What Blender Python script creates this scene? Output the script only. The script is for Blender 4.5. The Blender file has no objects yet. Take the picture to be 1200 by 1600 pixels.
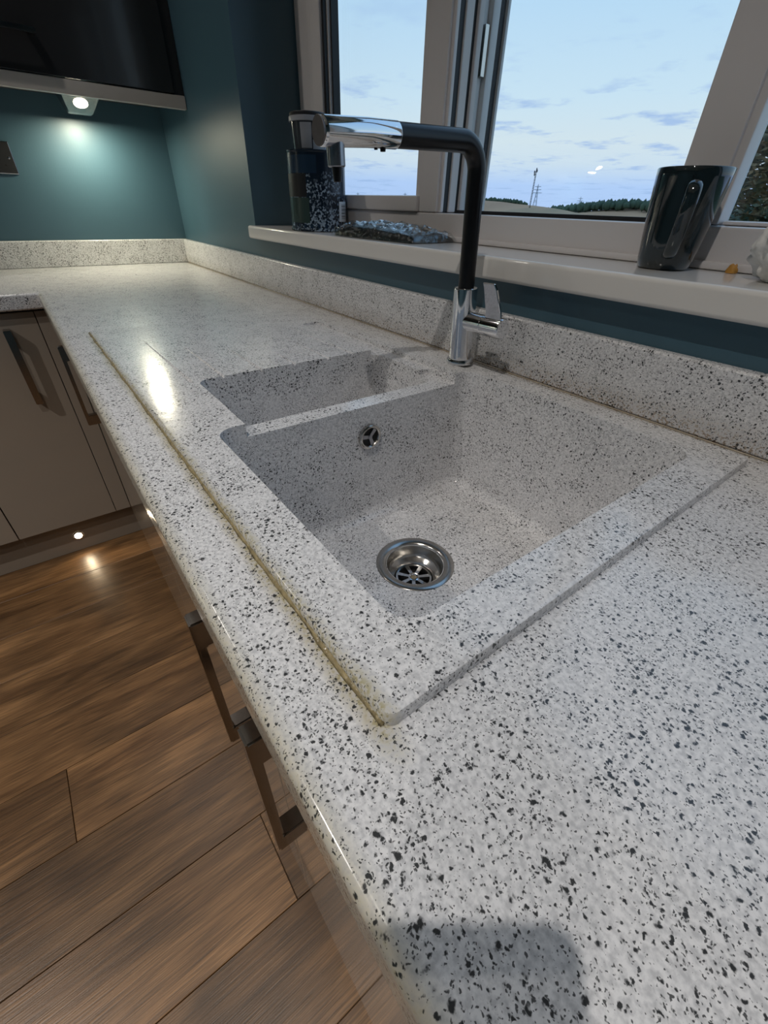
import bpy, bmesh, math, random
from mathutils import Vector, Matrix
random.seed(7)
S = bpy.context.scene
COL = S.collection
W = 0.9                      # height of the worktop surface above the floor

# ------------------------------------------------------------------ camera
cam_d = bpy.data.cameras.new('camera')
cam = bpy.data.objects.new('camera', cam_d)
COL.objects.link(cam)
CAMP = Vector((2.215, -0.6041, W + 0.2242))
yaw, pitch, roll = 2.4793, -0.6234, 0.0324
fwd = Vector((math.cos(pitch)*math.cos(yaw), math.cos(pitch)*math.sin(yaw), math.sin(pitch)))
rt = fwd.cross(Vector((0, 0, 1))).normalized()
up = rt.cross(fwd)
cr, sr = math.cos(roll), math.sin(roll)
RT = rt*cr + up*sr
UP = up*cr - rt*sr
cam.matrix_world = Matrix(((RT.x, UP.x, -fwd.x, CAMP.x), (RT.y, UP.y, -fwd.y, CAMP.y),
                           (RT.z, UP.z, -fwd.z, CAMP.z), (0, 0, 0, 1)))
cam_d.sensor_fit = 'VERTICAL'
cam_d.sensor_height = 32.0
cam_d.lens = 667.4/1600*32.0
cam_d.clip_start = 0.01
cam_d.clip_end = 6000
S.camera = cam

# ------------------------------------------------------------------ world: dusk sky
world = bpy.data.worlds.new('World')
S.world = world
world.use_nodes = True
wt = world.node_tree
wt.nodes.clear()
def wn(t, **k):
    n = wt.nodes.new(t)
    for a, b in k.items(): setattr(n, a, b)
    return n
w_out = wn('ShaderNodeOutputWorld'); w_bg = wn('ShaderNodeBackground')
w_tc = wn('ShaderNodeTexCoord'); w_sep = wn('ShaderNodeSeparateXYZ')
wt.links.new(w_tc.outputs['Generated'], w_sep.inputs[0])
w_ramp = wn('ShaderNodeValToRGB')
e = w_ramp.color_ramp.elements
e[0].position = 0.0; e[0].color = (.37, .50, .76, 1)
e[1].position = 0.9; e[1].color = (.27, .47, .78, 1)
for p_, c_ in ((.035, (.38, .52, .78, 1)), (.065, (.52, .62, .72, 1)), (.095, (.56, .65, .71, 1)), (.15, (.50, .64, .75, 1)), (.26, (.40, .58, .76, 1))):
    q = e.new(p_); q.color = c_
wt.links.new(w_sep.outputs[2], w_ramp.inputs[0])
# streaky clouds: direction projected on a flat layer
w_add = wn('ShaderNodeMath', operation='ADD'); w_add.inputs[1].default_value = 0.06
wt.links.new(w_sep.outputs[2], w_add.inputs[0])
w_cmb = wn('ShaderNodeCombineXYZ')
for i in range(2):
    dv = wn('ShaderNodeMath', operation='DIVIDE')
    wt.links.new(w_sep.outputs[i], dv.inputs[0]); wt.links.new(w_add.outputs[0], dv.inputs[1])
    wt.links.new(dv.outputs[0], w_cmb.inputs[i])
w_noise = wn('ShaderNodeTexNoise')
w_noise.inputs['Scale'].default_value = 1.7; w_noise.inputs['Detail'].default_value = 7; w_noise.inputs['Roughness'].default_value = 0.62
wt.links.new(w_cmb.outputs[0], w_noise.inputs['Vector'])
w_cr = wn('ShaderNodeValToRGB')
w_cr.color_ramp.elements[0].position = 0.54; w_cr.color_ramp.elements[0].color = (0, 0, 0, 1)
w_cr.color_ramp.elements[1].position = 0.66; w_cr.color_ramp.elements[1].color = (1, 1, 1, 1)
wt.links.new(w_noise.outputs[0], w_cr.inputs[0])
w_fade = wn('ShaderNodeMapRange'); w_fade.inputs[1].default_value = 0.30; w_fade.inputs[2].default_value = 0.12
w_fade.inputs[3].default_value = 0.0; w_fade.inputs[4].default_value = 0.85
wt.links.new(w_sep.outputs[2], w_fade.inputs[0])
w_mul = wn('ShaderNodeMath', operation='MULTIPLY')
wt.links.new(w_cr.outputs[0], w_mul.inputs[0]); wt.links.new(w_fade.outputs[0], w_mul.inputs[1])
w_mix = wn('ShaderNodeMixRGB'); w_mix.inputs[2].default_value = (0.30, 0.43, 0.68, 1)
wt.links.new(w_mul.outputs[0], w_mix.inputs[0]); wt.links.new(w_ramp.outputs[0], w_mix.inputs[1])
wt.links.new(w_mix.outputs[0], w_bg.inputs[0])
w_bg.inputs[1].default_value = 1.38
wt.links.new(w_bg.outputs[0], w_out.inputs[0])

# ------------------------------------------------------------------ exposure
S.view_settings.view_transform = 'Standard'
S.view_settings.look = 'None'
S.view_settings.gamma = 1
S.view_settings.use_curve_mapping = False
S.view_settings.exposure = 0.0
S.cycles.max_bounces = 8
S.cycles.diffuse_bounces = 4
S.cycles.transparent_max_bounces = 12
S.cycles.caustics_reflective = False
S.cycles.caustics_refractive = False

CEILING_LIGHT_POWERS = (9.3, 4.2, 25.0, 13.0)
CEILING_LIGHTS = ((2.155, -0.91), (0.62, -0.72), (1.55, -2.0), (2.9, -2.0))
CABINET_LIGHT_POWER = 2.5
PLINTH_LIGHT_POWER = 0.7
WARM = (1.0, 0.945, 0.88)

# ================================================================== materials
def newmat(name):
    m = bpy.data.materials.new(name); m.use_nodes = True
    return m, m.node_tree, m.node_tree.nodes['Principled BSDF']

def mat(name, col, rough=0.5, metal=0.0, spec=0.5, coat=0.0, noise=0.0, nscale=30, bump=0.0, bscale=80, emit=None, estr=0):
    m, t, b = newmat(name)
    b.inputs['Base Color'].default_value = (*col, 1)
    b.inputs['Roughness'].default_value = rough
    b.inputs['Metallic'].default_value = metal
    b.inputs['Specular IOR Level'].default_value = spec
    b.inputs['Coat Weight'].default_value = coat
    b.inputs['Coat Roughness'].default_value = 0.05
    if emit:
        b.inputs['Emission Color'].default_value = (*emit, 1)
        b.inputs['Emission Strength'].default_value = estr
    geo = t.nodes.new('ShaderNodeTexCoord')
    n = t.nodes.new('ShaderNodeTexNoise'); n.inputs['Scale'].default_value = nscale; n.inputs['Detail'].default_value = 4
    t.links.new(geo.outputs['Object'], n.inputs['Vector'])
    if noise:
        mx = t.nodes.new('ShaderNodeMixRGB'); mx.inputs[1].default_value = (*[c*(1-noise) for c in col], 1)
        mx.inputs[2].default_value = (*[min(1, c*(1+noise)) for c in col], 1)
        t.links.new(n.outputs[0], mx.inputs[0]); t.links.new(mx.outputs[0], b.inputs['Base Color'])
    if bump:
        n2 = t.nodes.new('ShaderNodeTexNoise'); n2.inputs['Scale'].default_value = bscale; n2.inputs['Detail'].default_value = 3
        t.links.new(geo.outputs['Object'], n2.inputs['Vector'])
        bp = t.nodes.new('ShaderNodeBump'); bp.inputs['Strength'].default_value = bump; bp.inputs['Distance'].default_value = 0.01
        t.links.new(n2.outputs[0], bp.inputs['Height']); t.links.new(bp.outputs[0], b.inputs['Normal'])
    return m

def granite(name, edge_tint=False):
    m, t, b = newmat(name)
    N = t.nodes.new; L = t.links.new
    geo = N('ShaderNodeNewGeometry')
    nz = N('ShaderNodeTexNoise'); nz.inputs['Scale'].default_value = 380; nz.inputs['Detail'].default_value = 2
    L(geo.outputs['Position'], nz.inputs['Vector'])
    sub = N('ShaderNodeVectorMath'); sub.operation = 'SUBTRACT'; sub.inputs[1].default_value = (.5, .5, .5)
    L(nz.outputs['Color'], sub.inputs[0])
    sc = N('ShaderNodeVectorMath'); sc.operation = 'SCALE'; sc.inputs['Scale'].default_value = 0.0042
    L(sub.outputs[0], sc.inputs[0])
    ad = N('ShaderNodeVectorMath'); ad.operation = 'ADD'
    L(geo.outputs['Position'], ad.inputs[0]); L(sc.outputs[0], ad.inputs[1])
    # patches of denser speckle
    dn = N('ShaderNodeTexNoise'); dn.inputs['Scale'].default_value = 28; dn.inputs['Detail'].default_value = 3
    L(geo.outputs['Position'], dn.inputs['Vector'])
    dens = N('ShaderNodeMapRange'); dens.inputs[1].default_value = .35; dens.inputs[2].default_value = .65
    dens.inputs[3].default_value = -.16; dens.inputs[4].default_value = .14
    L(dn.outputs[0], dens.inputs[0])
    masks = []
    for scale, lo, tmax, strength in ((180, .36, .31, .97), (310, .10, .41, .96), (620, .08, .44, .88)):
        v = N('ShaderNodeTexVoronoi'); v.inputs['Scale'].default_value = scale
        L(ad.outputs[0], v.inputs['Vector'])
        sp = N('ShaderNodeSeparateColor'); L(v.outputs['Color'], sp.inputs[0])
        rr = N('ShaderNodeMath'); rr.operation = 'ADD'; L(sp.outputs[0], rr.inputs[0]); L(dens.outputs[0], rr.inputs[1])
        mr = N('ShaderNodeMapRange'); mr.inputs[1].default_value = lo; mr.inputs[2].default_value = 1.0
        mr.inputs[3].default_value = 0.0; mr.inputs[4].default_value = tmax
        L(rr.outputs[0], mr.inputs[0])
        df = N('ShaderNodeMath'); df.operation = 'SUBTRACT'; L(mr.outputs[0], df.inputs[0]); L(v.outputs['Distance'], df.inputs[1])
        sm = N('ShaderNodeMapRange'); sm.interpolation_type = 'SMOOTHSTEP'
        sm.inputs[1].default_value = -.07; sm.inputs[2].default_value = .11; sm.inputs[3].default_value = 0; sm.inputs[4].default_value = strength
        L(df.outputs[0], sm.inputs[0])
        masks.append(sm.outputs[0])
    mx = masks[0]
    for k in masks[1:]:
        a = N('ShaderNodeMath'); a.operation = 'MAXIMUM'; L(mx, a.inputs[0]); L(k, a.inputs[1]); mx = a.outputs[0]
    bn = N('ShaderNodeTexNoise'); bn.inputs['Scale'].default_value = 330; bn.inputs['Detail'].default_value = 3
    L(geo.outputs['Position'], bn.inputs['Vector'])
    base = N('ShaderNodeMixRGB'); base.inputs[1].default_value = (.56, .56, .575, 1); base.inputs[2].default_value = (.80, .795, .805, 1)
    bm_ = N('ShaderNodeMapRange'); bm_.inputs[1].default_value = .35; bm_.inputs[2].default_value = .6
    L(bn.outputs[0], bm_.inputs[0]); L(bm_.outputs[0], base.inputs[0])
    col = base.outputs[0]
    # yellowed smear of old sealant along the front edge of the sink
    pz = N('ShaderNodeSeparateXYZ'); L(geo.outputs['Position'], pz.inputs[0])
    dy = N('ShaderNodeMath'); dy.operation = 'ADD'; dy.inputs[1].default_value = .5305; L(pz.outputs[1], dy.inputs[0])
    wob = N('ShaderNodeMath'); wob.operation = 'MULTIPLY_ADD'; wob.inputs[1].default_value = .012; wob.inputs[2].default_value = -.006
    L(dn.outputs[0], wob.inputs[0])
    dw = N('ShaderNodeMath'); dw.operation = 'ADD'; L(dy.outputs[0], dw.inputs[0]); L(wob.outputs[0], dw.inputs[1])
    da = N('ShaderNodeMath'); da.operation = 'ABSOLUTE'; L(dw.outputs[0], da.inputs[0])
    dm = N('ShaderNodeMapRange'); dm.inputs[1].default_value = .0105; dm.inputs[2].default_value = .0015; dm.inputs[3].default_value = 0; dm.inputs[4].default_value = 1.0
    L(da.outputs[0], dm.inputs[0])
    xa = N('ShaderNodeMapRange'); xa.inputs[1].default_value = 1.12; xa.inputs[2].default_value = 1.2; L(pz.outputs[0], xa.inputs[0])
    xb = N('ShaderNodeMapRange'); xb.inputs[1].default_value = 2.15; xb.inputs[2].default_value = 2.125; L(pz.outputs[0], xb.inputs[0])
    xm = N('ShaderNodeMath'); xm.operation = 'MULTIPLY'; L(xa.outputs[0], xm.inputs[0]); L(xb.outputs[0], xm.inputs[1])
    xm2 = N('ShaderNodeMath'); xm2.operation = 'MULTIPLY'; L(xm.outputs[0], xm2.inputs[0]); L(dm.outputs[0], xm2.inputs[1])
    gn = N('ShaderNodeMapRange'); gn.inputs[1].default_value = .40; gn.inputs[2].default_value = .60; gn.inputs[3].default_value = .25; gn.inputs[4].default_value = .95
    L(bn.outputs[0], gn.inputs[0])
    xm3 = N('ShaderNodeMath'); xm3.operation = 'MULTIPLY'; L(xm2.outputs[0], xm3.inputs[0]); L(gn.outputs[0], xm3.inputs[1]); xm2 = xm3
    st_ = N('ShaderNodeMixRGB'); st_.inputs[2].default_value = (.37, .33, .19, 1)
    L(xm2.outputs[0], st_.inputs[0]); L(col, st_.inputs[1]); col = st_.outputs[0]
    # brown specks where the worktop meets the upstand
    bz = N('ShaderNodeMapRange'); bz.inputs[1].default_value = W+.035; bz.inputs[2].default_value = W; L(pz.outputs[2], bz.inputs[0])
    by = N('ShaderNodeMapRange'); by.inputs[1].default_value = -.022; by.inputs[2].default_value = .0; L(pz.outputs[1], by.inputs[0])
    bb = N('ShaderNodeMath'); bb.operation = 'MULTIPLY'; L(bz.outputs[0], bb.inputs[0]); L(by.outputs[0], bb.inputs[1])
    bs = N('ShaderNodeMapRange'); bs.inputs[1].default_value = .48; bs.inputs[2].default_value = .62; L(bn.outputs[0], bs.inputs[0])
    bb2 = N('ShaderNodeMath'); bb2.operation = 'MULTIPLY'; L(bb.outputs[0], bb2.inputs[0]); L(bs.outputs[0], bb2.inputs[1])
    br_ = N('ShaderNodeMixRGB'); br_.inputs[2].default_value = (.24, .16, .08, 1)
    L(bb2.outputs[0], br_.inputs[0]); L(col, br_.inputs[1]); col = br_.outputs[0]
    if edge_tint:
        px = N('ShaderNodeSeparateXYZ'); L(geo.outputs['Position'], px.inputs[0])
        em = N('ShaderNodeMapRange'); em.inputs[1].default_value = -.566; em.inputs[2].default_value = -.579
        L(px.outputs[1], em.inputs[0])
        xl = N('ShaderNodeMath'); xl.operation = 'GREATER_THAN'; xl.inputs[1].default_value = .6; L(px.outputs[0], xl.inputs[0])
        e2 = N('ShaderNodeMath'); e2.operation = 'MULTIPLY'; L(em.outputs[0], e2.inputs[0]); L(xl.outputs[0], e2.inputs[1])
        em2 = N('ShaderNodeMath'); em2.operation = 'MULTIPLY'; L(e2.outputs[0], em2.inputs[0]); L(bn.outputs[0], em2.inputs[1])
        tint = N('ShaderNodeMixRGB'); tint.inputs[2].default_value = (.36, .32, .17, 1)
        L(em2.outputs[0], tint.inputs[0]); L(col, tint.inputs[1]); col = tint.outputs[0]
    fin = N('ShaderNodeMixRGB'); fin.inputs[2].default_value = (.022, .024, .026, 1)
    L(mx, fin.inputs[0]); L(col, fin.inputs[1]); L(fin.outputs[0], b.inputs['Base Color'])
    b.inputs['Roughness'].default_value = 0.17
    b.inputs['Specular IOR Level'].default_value = 0.5
    wv = N('ShaderNodeTexNoise'); wv.inputs['Scale'].default_value = 60; wv.inputs['Detail'].default_value = 2
    L(geo.outputs['Position'], wv.inputs['Vector'])
    bp = N('ShaderNodeBump'); bp.inputs['Strength'].default_value = .05; bp.inputs['Distance'].default_value = .004
    L(wv.outputs[0], bp.inputs['Height']); L(bp.outputs[0], b.inputs['Normal'])
    return m

def wood(name):
    m, t, b = newmat(name)
    N = t.nodes.new; L = t.links.new
    geo = N('ShaderNodeNewGeometry'); oi = N('ShaderNodeObjectInfo')
    off = N('ShaderNodeVectorMath'); off.operation = 'SCALE'; off.inputs[0].default_value = (3.1, 7.7, 5.3)
    L(oi.outputs['Random'], off.inputs['Scale'])
    ad = N('ShaderNodeVectorMath'); ad.operation = 'ADD'; L(geo.outputs['Position'], ad.inputs[0]); L(off.outputs[0], ad.inputs[1])
    def stretched(sx, sy, sc, det, dist=0):
        mp = N('ShaderNodeMapping'); mp.inputs['Scale'].default_value = (sx, sy, 1); L(ad.outputs[0], mp.inputs['Vector'])
        n = N('ShaderNodeTexNoise'); n.inputs['Scale'].default_value = sc; n.inputs['Detail'].default_value = det
        n.inputs['Distortion'].default_value = dist; L(mp.outputs[0], n.inputs['Vector'])
        return n
    n1 = stretched(9, .9, 2.2, 5, .9)       # broad figure along the plank
    n2 = stretched(150, 4, 3, 5)             # fine grain
    n3 = stretched(3, 1.6, 2.4, 3, .4)      # blotches
    r1 = N('ShaderNodeValToRGB'); el = r1.color_ramp.elements
    el[0].position = .30; el[0].color = (.105, .052, .021, 1); el[1].position = .74; el[1].color = (.30, .165, .073, 1)
    q = el.new(.5); q.color = (.19, .101, .043, 1)
    L(n1.outputs[0], r1.inputs[0])
    g = N('ShaderNodeMapRange'); g.inputs[1].default_value = .3; g.inputs[2].default_value = .7; g.inputs[3].default_value = .45; g.inputs[4].default_value = 1.3
    L(n2.outputs[0], g.inputs[0])
    k = N('ShaderNodeMixRGB'); k.blend_type = 'MULTIPLY'; k.inputs[0].default_value = 1
    L(r1.outputs[0], k.inputs[1]); L(g.outputs[0], k.inputs[2])
    bl = N('ShaderNodeMapRange'); bl.inputs[1].default_value = .3; bl.inputs[2].default_value = .7; bl.inputs[3].default_value = .55; bl.inputs[4].default_value = 1.3
    L(n3.outputs[0], bl.inputs[0])
    k2 = N('ShaderNodeMixRGB'); k2.blend_type = 'MULTIPLY'; k2.inputs[0].default_value = 1
    L(k.outputs[0], k2.inputs[1]); L(bl.outputs[0], k2.inputs[2])
    pv = N('ShaderNodeMapRange'); pv.inputs[3].default_value = .82; pv.inputs[4].default_value = 1.15; L(oi.outputs['Random'], pv.inputs[0])
    k3 = N('ShaderNodeMixRGB'); k3.blend_type = 'MULTIPLY'; k3.inputs[0].default_value = 1
    L(k2.outputs[0], k3.inputs[1]); L(pv.outputs[0], k3.inputs[2])
    L(k3.outputs[0], b.inputs['Base Color'])
    b.inputs['Roughness'].default_value = .36
    bp = N('ShaderNodeBump'); bp.inputs['Strength'].default_value = .15; bp.inputs['Distance'].default_value = .003
    L(n2.outputs[0], bp.inputs['Height']); L(bp.outputs[0], b.inputs['Normal'])
    return m

def paint(name):
    m, t, b = newmat(name)
    N = t.nodes.new; L = t.links.new
    geo = N('ShaderNodeNewGeometry')
    n = N('ShaderNodeTexNoise'); n.inputs['Scale'].default_value = 5; n.inputs['Detail'].default_value = 4
    L(geo.outputs['Position'], n.inputs['Vector'])
    mx = N('ShaderNodeMixRGB'); mx.inputs[1].default_value = (.047, .106, .144, 1); mx.inputs[2].default_value = (.053, .118, .160, 1)
    L(n.outputs[0], mx.inputs[0]); L(mx.outputs[0], b.inputs['Base Color'])
    b.inputs['Roughness'].default_value = .45
    b.inputs['Specular IOR Level'].default_value = .70
    mp = N('ShaderNodeMapping'); mp.inputs['Scale'].default_value = (260, 260, 40); L(geo.outputs['Position'], mp.inputs['Vector'])
    n2 = N('ShaderNodeTexNoise'); n2.inputs['Scale'].default_value = 1; n2.inputs['Detail'].default_value = 2; L(mp.outputs[0], n2.inputs['Vector'])
    bp = N('ShaderNodeBump'); bp.inputs['Strength'].default_value = .06; bp.inputs['Distance'].default_value = .002
    L(n2.outputs[0], bp.inputs['Height']); L(bp.outputs[0], b.inputs['Normal'])
    return m

def glass_mat(name, f0=.04):
    m = bpy.data.materials.new(name); m.use_nodes = True
    t = m.node_tree; t.nodes.clear()
    o = t.nodes.new('ShaderNodeOutputMaterial'); mx = t.nodes.new('ShaderNodeMixShader')
    tr = t.nodes.new('ShaderNodeBsdfTransparent'); tr.inputs[0].default_value = (.95, .97, .97, 1)
    gl = t.nodes.new('ShaderNodeBsdfGlossy'); gl.inputs['Roughness'].default_value = .015
    g = t.nodes.new('ShaderNodeNewGeometry')
    dt = t.nodes.new('ShaderNodeVectorMath'); dt.operation = 'DOT_PRODUCT'
    t.links.new(g.outputs['Incoming'], dt.inputs[0]); t.links.new(g.outputs['Normal'], dt.inputs[1])
    ab = t.nodes.new('ShaderNodeMath'); ab.operation = 'ABSOLUTE'; t.links.new(dt.outputs['Value'], ab.inputs[0])
    iv = t.nodes.new('ShaderNodeMath'); iv.operation = 'SUBTRACT'; iv.inputs[0].default_value = 1; t.links.new(ab.outputs[0], iv.inputs[1])
    pw = t.nodes.new('ShaderNodeMath'); pw.operation = 'POWER'; pw.inputs[1].default_value = 5; t.links.new(iv.outputs[0], pw.inputs[0])
    fr = t.nodes.new('ShaderNodeMapRange'); fr.inputs[3].default_value = f0; fr.inputs[4].default_value = 1; t.links.new(pw.outputs[0], fr.inputs[0])
    t.links.new(fr.outputs[0], mx.inputs[0]); t.links.new(tr.outputs[0], mx.inputs[1]); t.links.new(gl.outputs[0], mx.inputs[2])
    t.links.new(mx.outputs[0], o.inputs[0])
    return m

def film_mat(name):
    m = glass_mat(name, .11)
    t = m.node_tree
    gl = [n for n in t.nodes if n.type == 'BSDF_GLOSSY'][0]; gl.inputs['Roughness'].default_value = .04
    tc = t.nodes.new('ShaderNodeTexCoord'); v = t.nodes.new('ShaderNodeTexNoise'); v.inputs['Scale'].default_value = 14; v.inputs['Distortion'].default_value = 2.5
    t.links.new(tc.outputs['Object'], v.inputs['Vector'])
    bp = t.nodes.new('ShaderNodeBump'); bp.inputs['Strength'].default_value = 1.0; bp.inputs['Distance'].default_value = .02
    t.links.new(v.outputs[0], bp.inputs['Height']); t.links.new(bp.outputs[0], gl.inputs['Normal'])
    return m

M = {}
M['granite'] = granite('speckled_stone')
M['granite_edge'] = granite('speckled_stone_worktop', True)
M['wood'] = wood('oak_plank')
M['paint'] = paint('teal_wall_paint')
M['white_wall'] = mat('white_ceiling_paint', (.78, .77, .75), .8, noise=.03, nscale=8)
M['pvc'] = mat('white_upvc', (.72, .69, .69), .28, noise=.02, nscale=12)
M['sill'] = mat('white_gloss_sill', (.74, .72, .69), .12, noise=.02, nscale=10)
M['gasket'] = mat('black_rubber', (.012, .012, .014), .5, noise=.2)
M['glass'] = glass_mat('window_glass')
M['door'] = mat('taupe_gloss_door', (.33, .285, .24), .10, coat=.5, noise=.02, nscale=4)
M['carcass'] = mat('dark_carcass', (.03, .026, .022), .6, noise=.1)
M['plinth'] = mat('taupe_plinth', (.27, .23, .19), .25, noise=.03)
M['black_door'] = mat('black_gloss_door', (.020, .020, .021), .16, coat=.3, noise=.1, nscale=6)
M['pelmet'] = mat('grey_pelmet', (.42, .39, .36), .35, noise=.03)
M['handle'] = mat('polished_black_nickel', (.36, .34, .325), .13, metal=1, noise=.1, nscale=20)
M['chrome'] = mat('chrome', (.80, .81, .83), .06, metal=1, noise=.02, nscale=20)
M['steel'] = mat('brushed_steel', (.55, .53, .50), .20, metal=1, noise=.06, nscale=60)
M['dark_steel'] = mat('satin_dark_steel', (.30, .31, .34), .30, metal=1, noise=.05)
M['black_tube'] = mat('matt_black_silicone', (.004, .004, .005), .30, spec=.4, noise=.1)
M['cap'] = mat('satin_grey_cap', (.16, .15, .15), .35, metal=.6, noise=.15, nscale=120)
M['hole'] = mat('dark_hole', (.004, .004, .004), .7, noise=.1)
M['mug'] = mat('dark_teal_glaze', (.012, .021, .025), .06, coat=.6, noise=.15, nscale=14)
M['sealant'] = mat('yellowed_sealant', (.27, .22, .12), .22, noise=.85, nscale=130, bump=.4, bscale=120)
M['sealant_pale'] = mat('pale_sealant', (.42, .36, .27), .3, noise=.4, nscale=130)
M['lamp'] = mat('lamp_disc', (1, .95, .85), .5, emit=(1, .90, .70), estr=26, noise=.01)
M['lamp_ceiling'] = mat('ceiling_lamp_disc', (1, .95, .85), .5, emit=(1, .88, .70), estr=30, noise=.01)

# ================================================================== mesh helpers
def rawobj(name, me, m=None, parent=None, loc=None):
    o = bpy.data.objects.new(name, me); COL.objects.link(o)
    if m is not None and not me.materials: me.materials.append(m)
    if parent is not None: o.parent = parent
    if loc is not None: o.location = loc
    return o

def obj(name, bm, m, parent=None, loc=None, smooth=None):
    bmesh.ops.recalc_face_normals(bm, faces=bm.faces)
    me = bpy.data.meshes.new(name); bm.to_mesh(me); bm.free()
    if smooth is not None:
        for p in me.polygons: p.use_smooth = True
        if smooth < 180: me.set_sharp_from_angle(angle=math.radians(smooth))
    o = rawobj(name, me, m, parent, loc)
    if smooth == 40: o.modifiers.new('wn', 'WEIGHTED_NORMAL').keep_sharp = True
    return o

def thing(name, label, cat, loc=(0, 0, 0), rz=0, group=None):
    o = bpy.data.objects.new(name, None); COL.objects.link(o)
    o.empty_display_size = .05
    o.location = loc; o.rotation_euler = (0, 0, rz)
    return tag(o, label, cat, group)

def tag(o, label, cat=None, group=None):
    o['label'] = label
    if cat: o['category'] = cat
    if group: o['group'] = group
    return o

def struct(o, label=None):
    o['kind'] = 'structure'
    if label: o['label'] = label
    return o

def box(bm, x0, x1, y0, y1, z0, z1, bev=0, seg=2):
    r = bmesh.ops.create_cube(bm, size=1)
    vs = r['verts']
    bmesh.ops.scale(bm, vec=(x1-x0, y1-y0, z1-z0), verts=vs)
    bmesh.ops.translate(bm, vec=((x0+x1)/2, (y0+y1)/2, (z0+z1)/2), verts=vs)
    if bev:
        es = list({e for v in vs for e in v.link_edges})
        bmesh.ops.bevel(bm, geom=es, offset=bev, segments=seg, profile=.5, affect='EDGES')

def bbox(name, dims, m, parent=None, bev=0, seg=2, loc=None):
    bm = bmesh.new(); box(bm, *dims, bev=bev, seg=seg)
    return obj(name, bm, m, parent, loc, 40 if bev else None)

def lathe(bm, prof, n=40, c=(0, 0), cap=True):
    rings = []
    for r, z in prof:
        rings.append([bm.verts.new((c[0]+r*math.cos(2*math.pi*i/n), c[1]+r*math.sin(2*math.pi*i/n), z)) for i in range(n)])
    for a, b in zip(rings, rings[1:]):
        for i in range(n):
            bm.faces.new((a[i], a[(i+1) % n], b[(i+1) % n], b[i]))
    if cap:
        for ring in (rings[0], rings[-1]):
            if len(ring) > 2 and (ring[0].co - ring[n//2].co).length > 1e-6: bm.faces.new(ring)

def tube(bm, pts, rad, n=20, cap=True, flat=1.0):
    pts = [Vector(p) for p in pts]
    rings = []; ref = None
    for i, p in enumerate(pts):
        t = (pts[min(i+1, len(pts)-1)] - pts[max(i-1, 0)]).normalized()
        if ref is None:
            ref = Vector((1, 0, 0)) if abs(t.x) < .8 else Vector((0, 1, 0))
        ref = (ref - t*ref.dot(t)).normalized(); bn = t.cross(ref)
        r = rad[i] if isinstance(rad, (list, tuple)) else rad
        rings.append([bm.verts.new(p + ref*r*math.cos(2*math.pi*k/n) + bn*r*flat*math.sin(2*math.pi*k/n)) for k in range(n)])
    for a, b in zip(rings, rings[1:]):
        for k in range(n): bm.faces.new((a[k], a[(k+1) % n], b[(k+1) % n], b[k]))
    if cap: bm.faces.new(rings[0]); bm.faces.new(rings[-1])

def rrect(x0, x1, y0, y1, r, n=7):
    out = []
    for cx, cy, a0 in ((x1-r, y1-r, 0), (x0+r, y1-r, 90), (x0+r, y0+r, 180), (x1-r, y0+r, 270)):
        for k in range(n+1):
            a = math.radians(a0 + 90*k/n)
            out.append((cx+r*math.cos(a), cy+r*math.sin(a)))
    return out

def loft(bm, loops):
    rings = [[bm.verts.new(p) for p in lp] for lp in loops]
    n = len(rings[0])
    for a, b in zip(rings, rings[1:]):
        for i in range(n): bm.faces.new((a[i], a[(i+1) % n], b[(i+1) % n], b[i]))
    bm.faces.new(rings[0]); bm.faces.new(rings[-1])

def grid_slab(bm, xs, ys, z0, z1, keep):
    """slab made of grid cells (i,j) for which keep() is true; one welded shell"""
    cache = {}
    def V(i, j, z):
        k = (i, j, z)
        if k not in cache: cache[k] = bm.verts.new((xs[i], ys[j], z))
        return cache[k]
    cells = {(i, j) for i in range(len(xs)-1) for j in range(len(ys)-1) if keep((xs[i]+xs[i+1])/2, (ys[j]+ys[j+1])/2)}
    for i, j in cells:
        bm.faces.new((V(i, j, z1), V(i+1, j, z1), V(i+1, j+1, z1), V(i, j+1, z1)))
        bm.faces.new((V(i, j, z0), V(i, j+1, z0), V(i+1, j+1, z0), V(i+1, j, z0)))
        for di, dj, a, b in ((-1, 0, (i, j+1), (i, j)), (1, 0, (i+1, j), (i+1, j+1)), (0, -1, (i, j), (i+1, j)), (0, 1, (i+1, j+1), (i, j+1))):
            if (i+di, j+dj) not in cells:
                bm.faces.new((V(*a, z0), V(*b, z0), V(*b, z1), V(*a, z1)))
    bmesh.ops.dissolve_limit(bm, angle_limit=.01, verts=bm.verts, edges=bm.edges)

def modifier_bake(o, angle=35):
    dg = bpy.context.evaluated_depsgraph_get()
    me = bpy.data.meshes.new_from_object(o.evaluated_get(dg))
    o.modifiers.clear(); old = o.data; o.data = me
    for p in me.polygons: p.use_smooth = True
    me.set_sharp_from_angle(angle=math.radians(angle))
    o.modifiers.new('wn', 'WEIGHTED_NORMAL').keep_sharp = True
    return o

# ================================================================== the room
RX0, RX1, RY0, RY1, RH = -0.02, 3.6, -2.9, 0.02, 2.42
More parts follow.
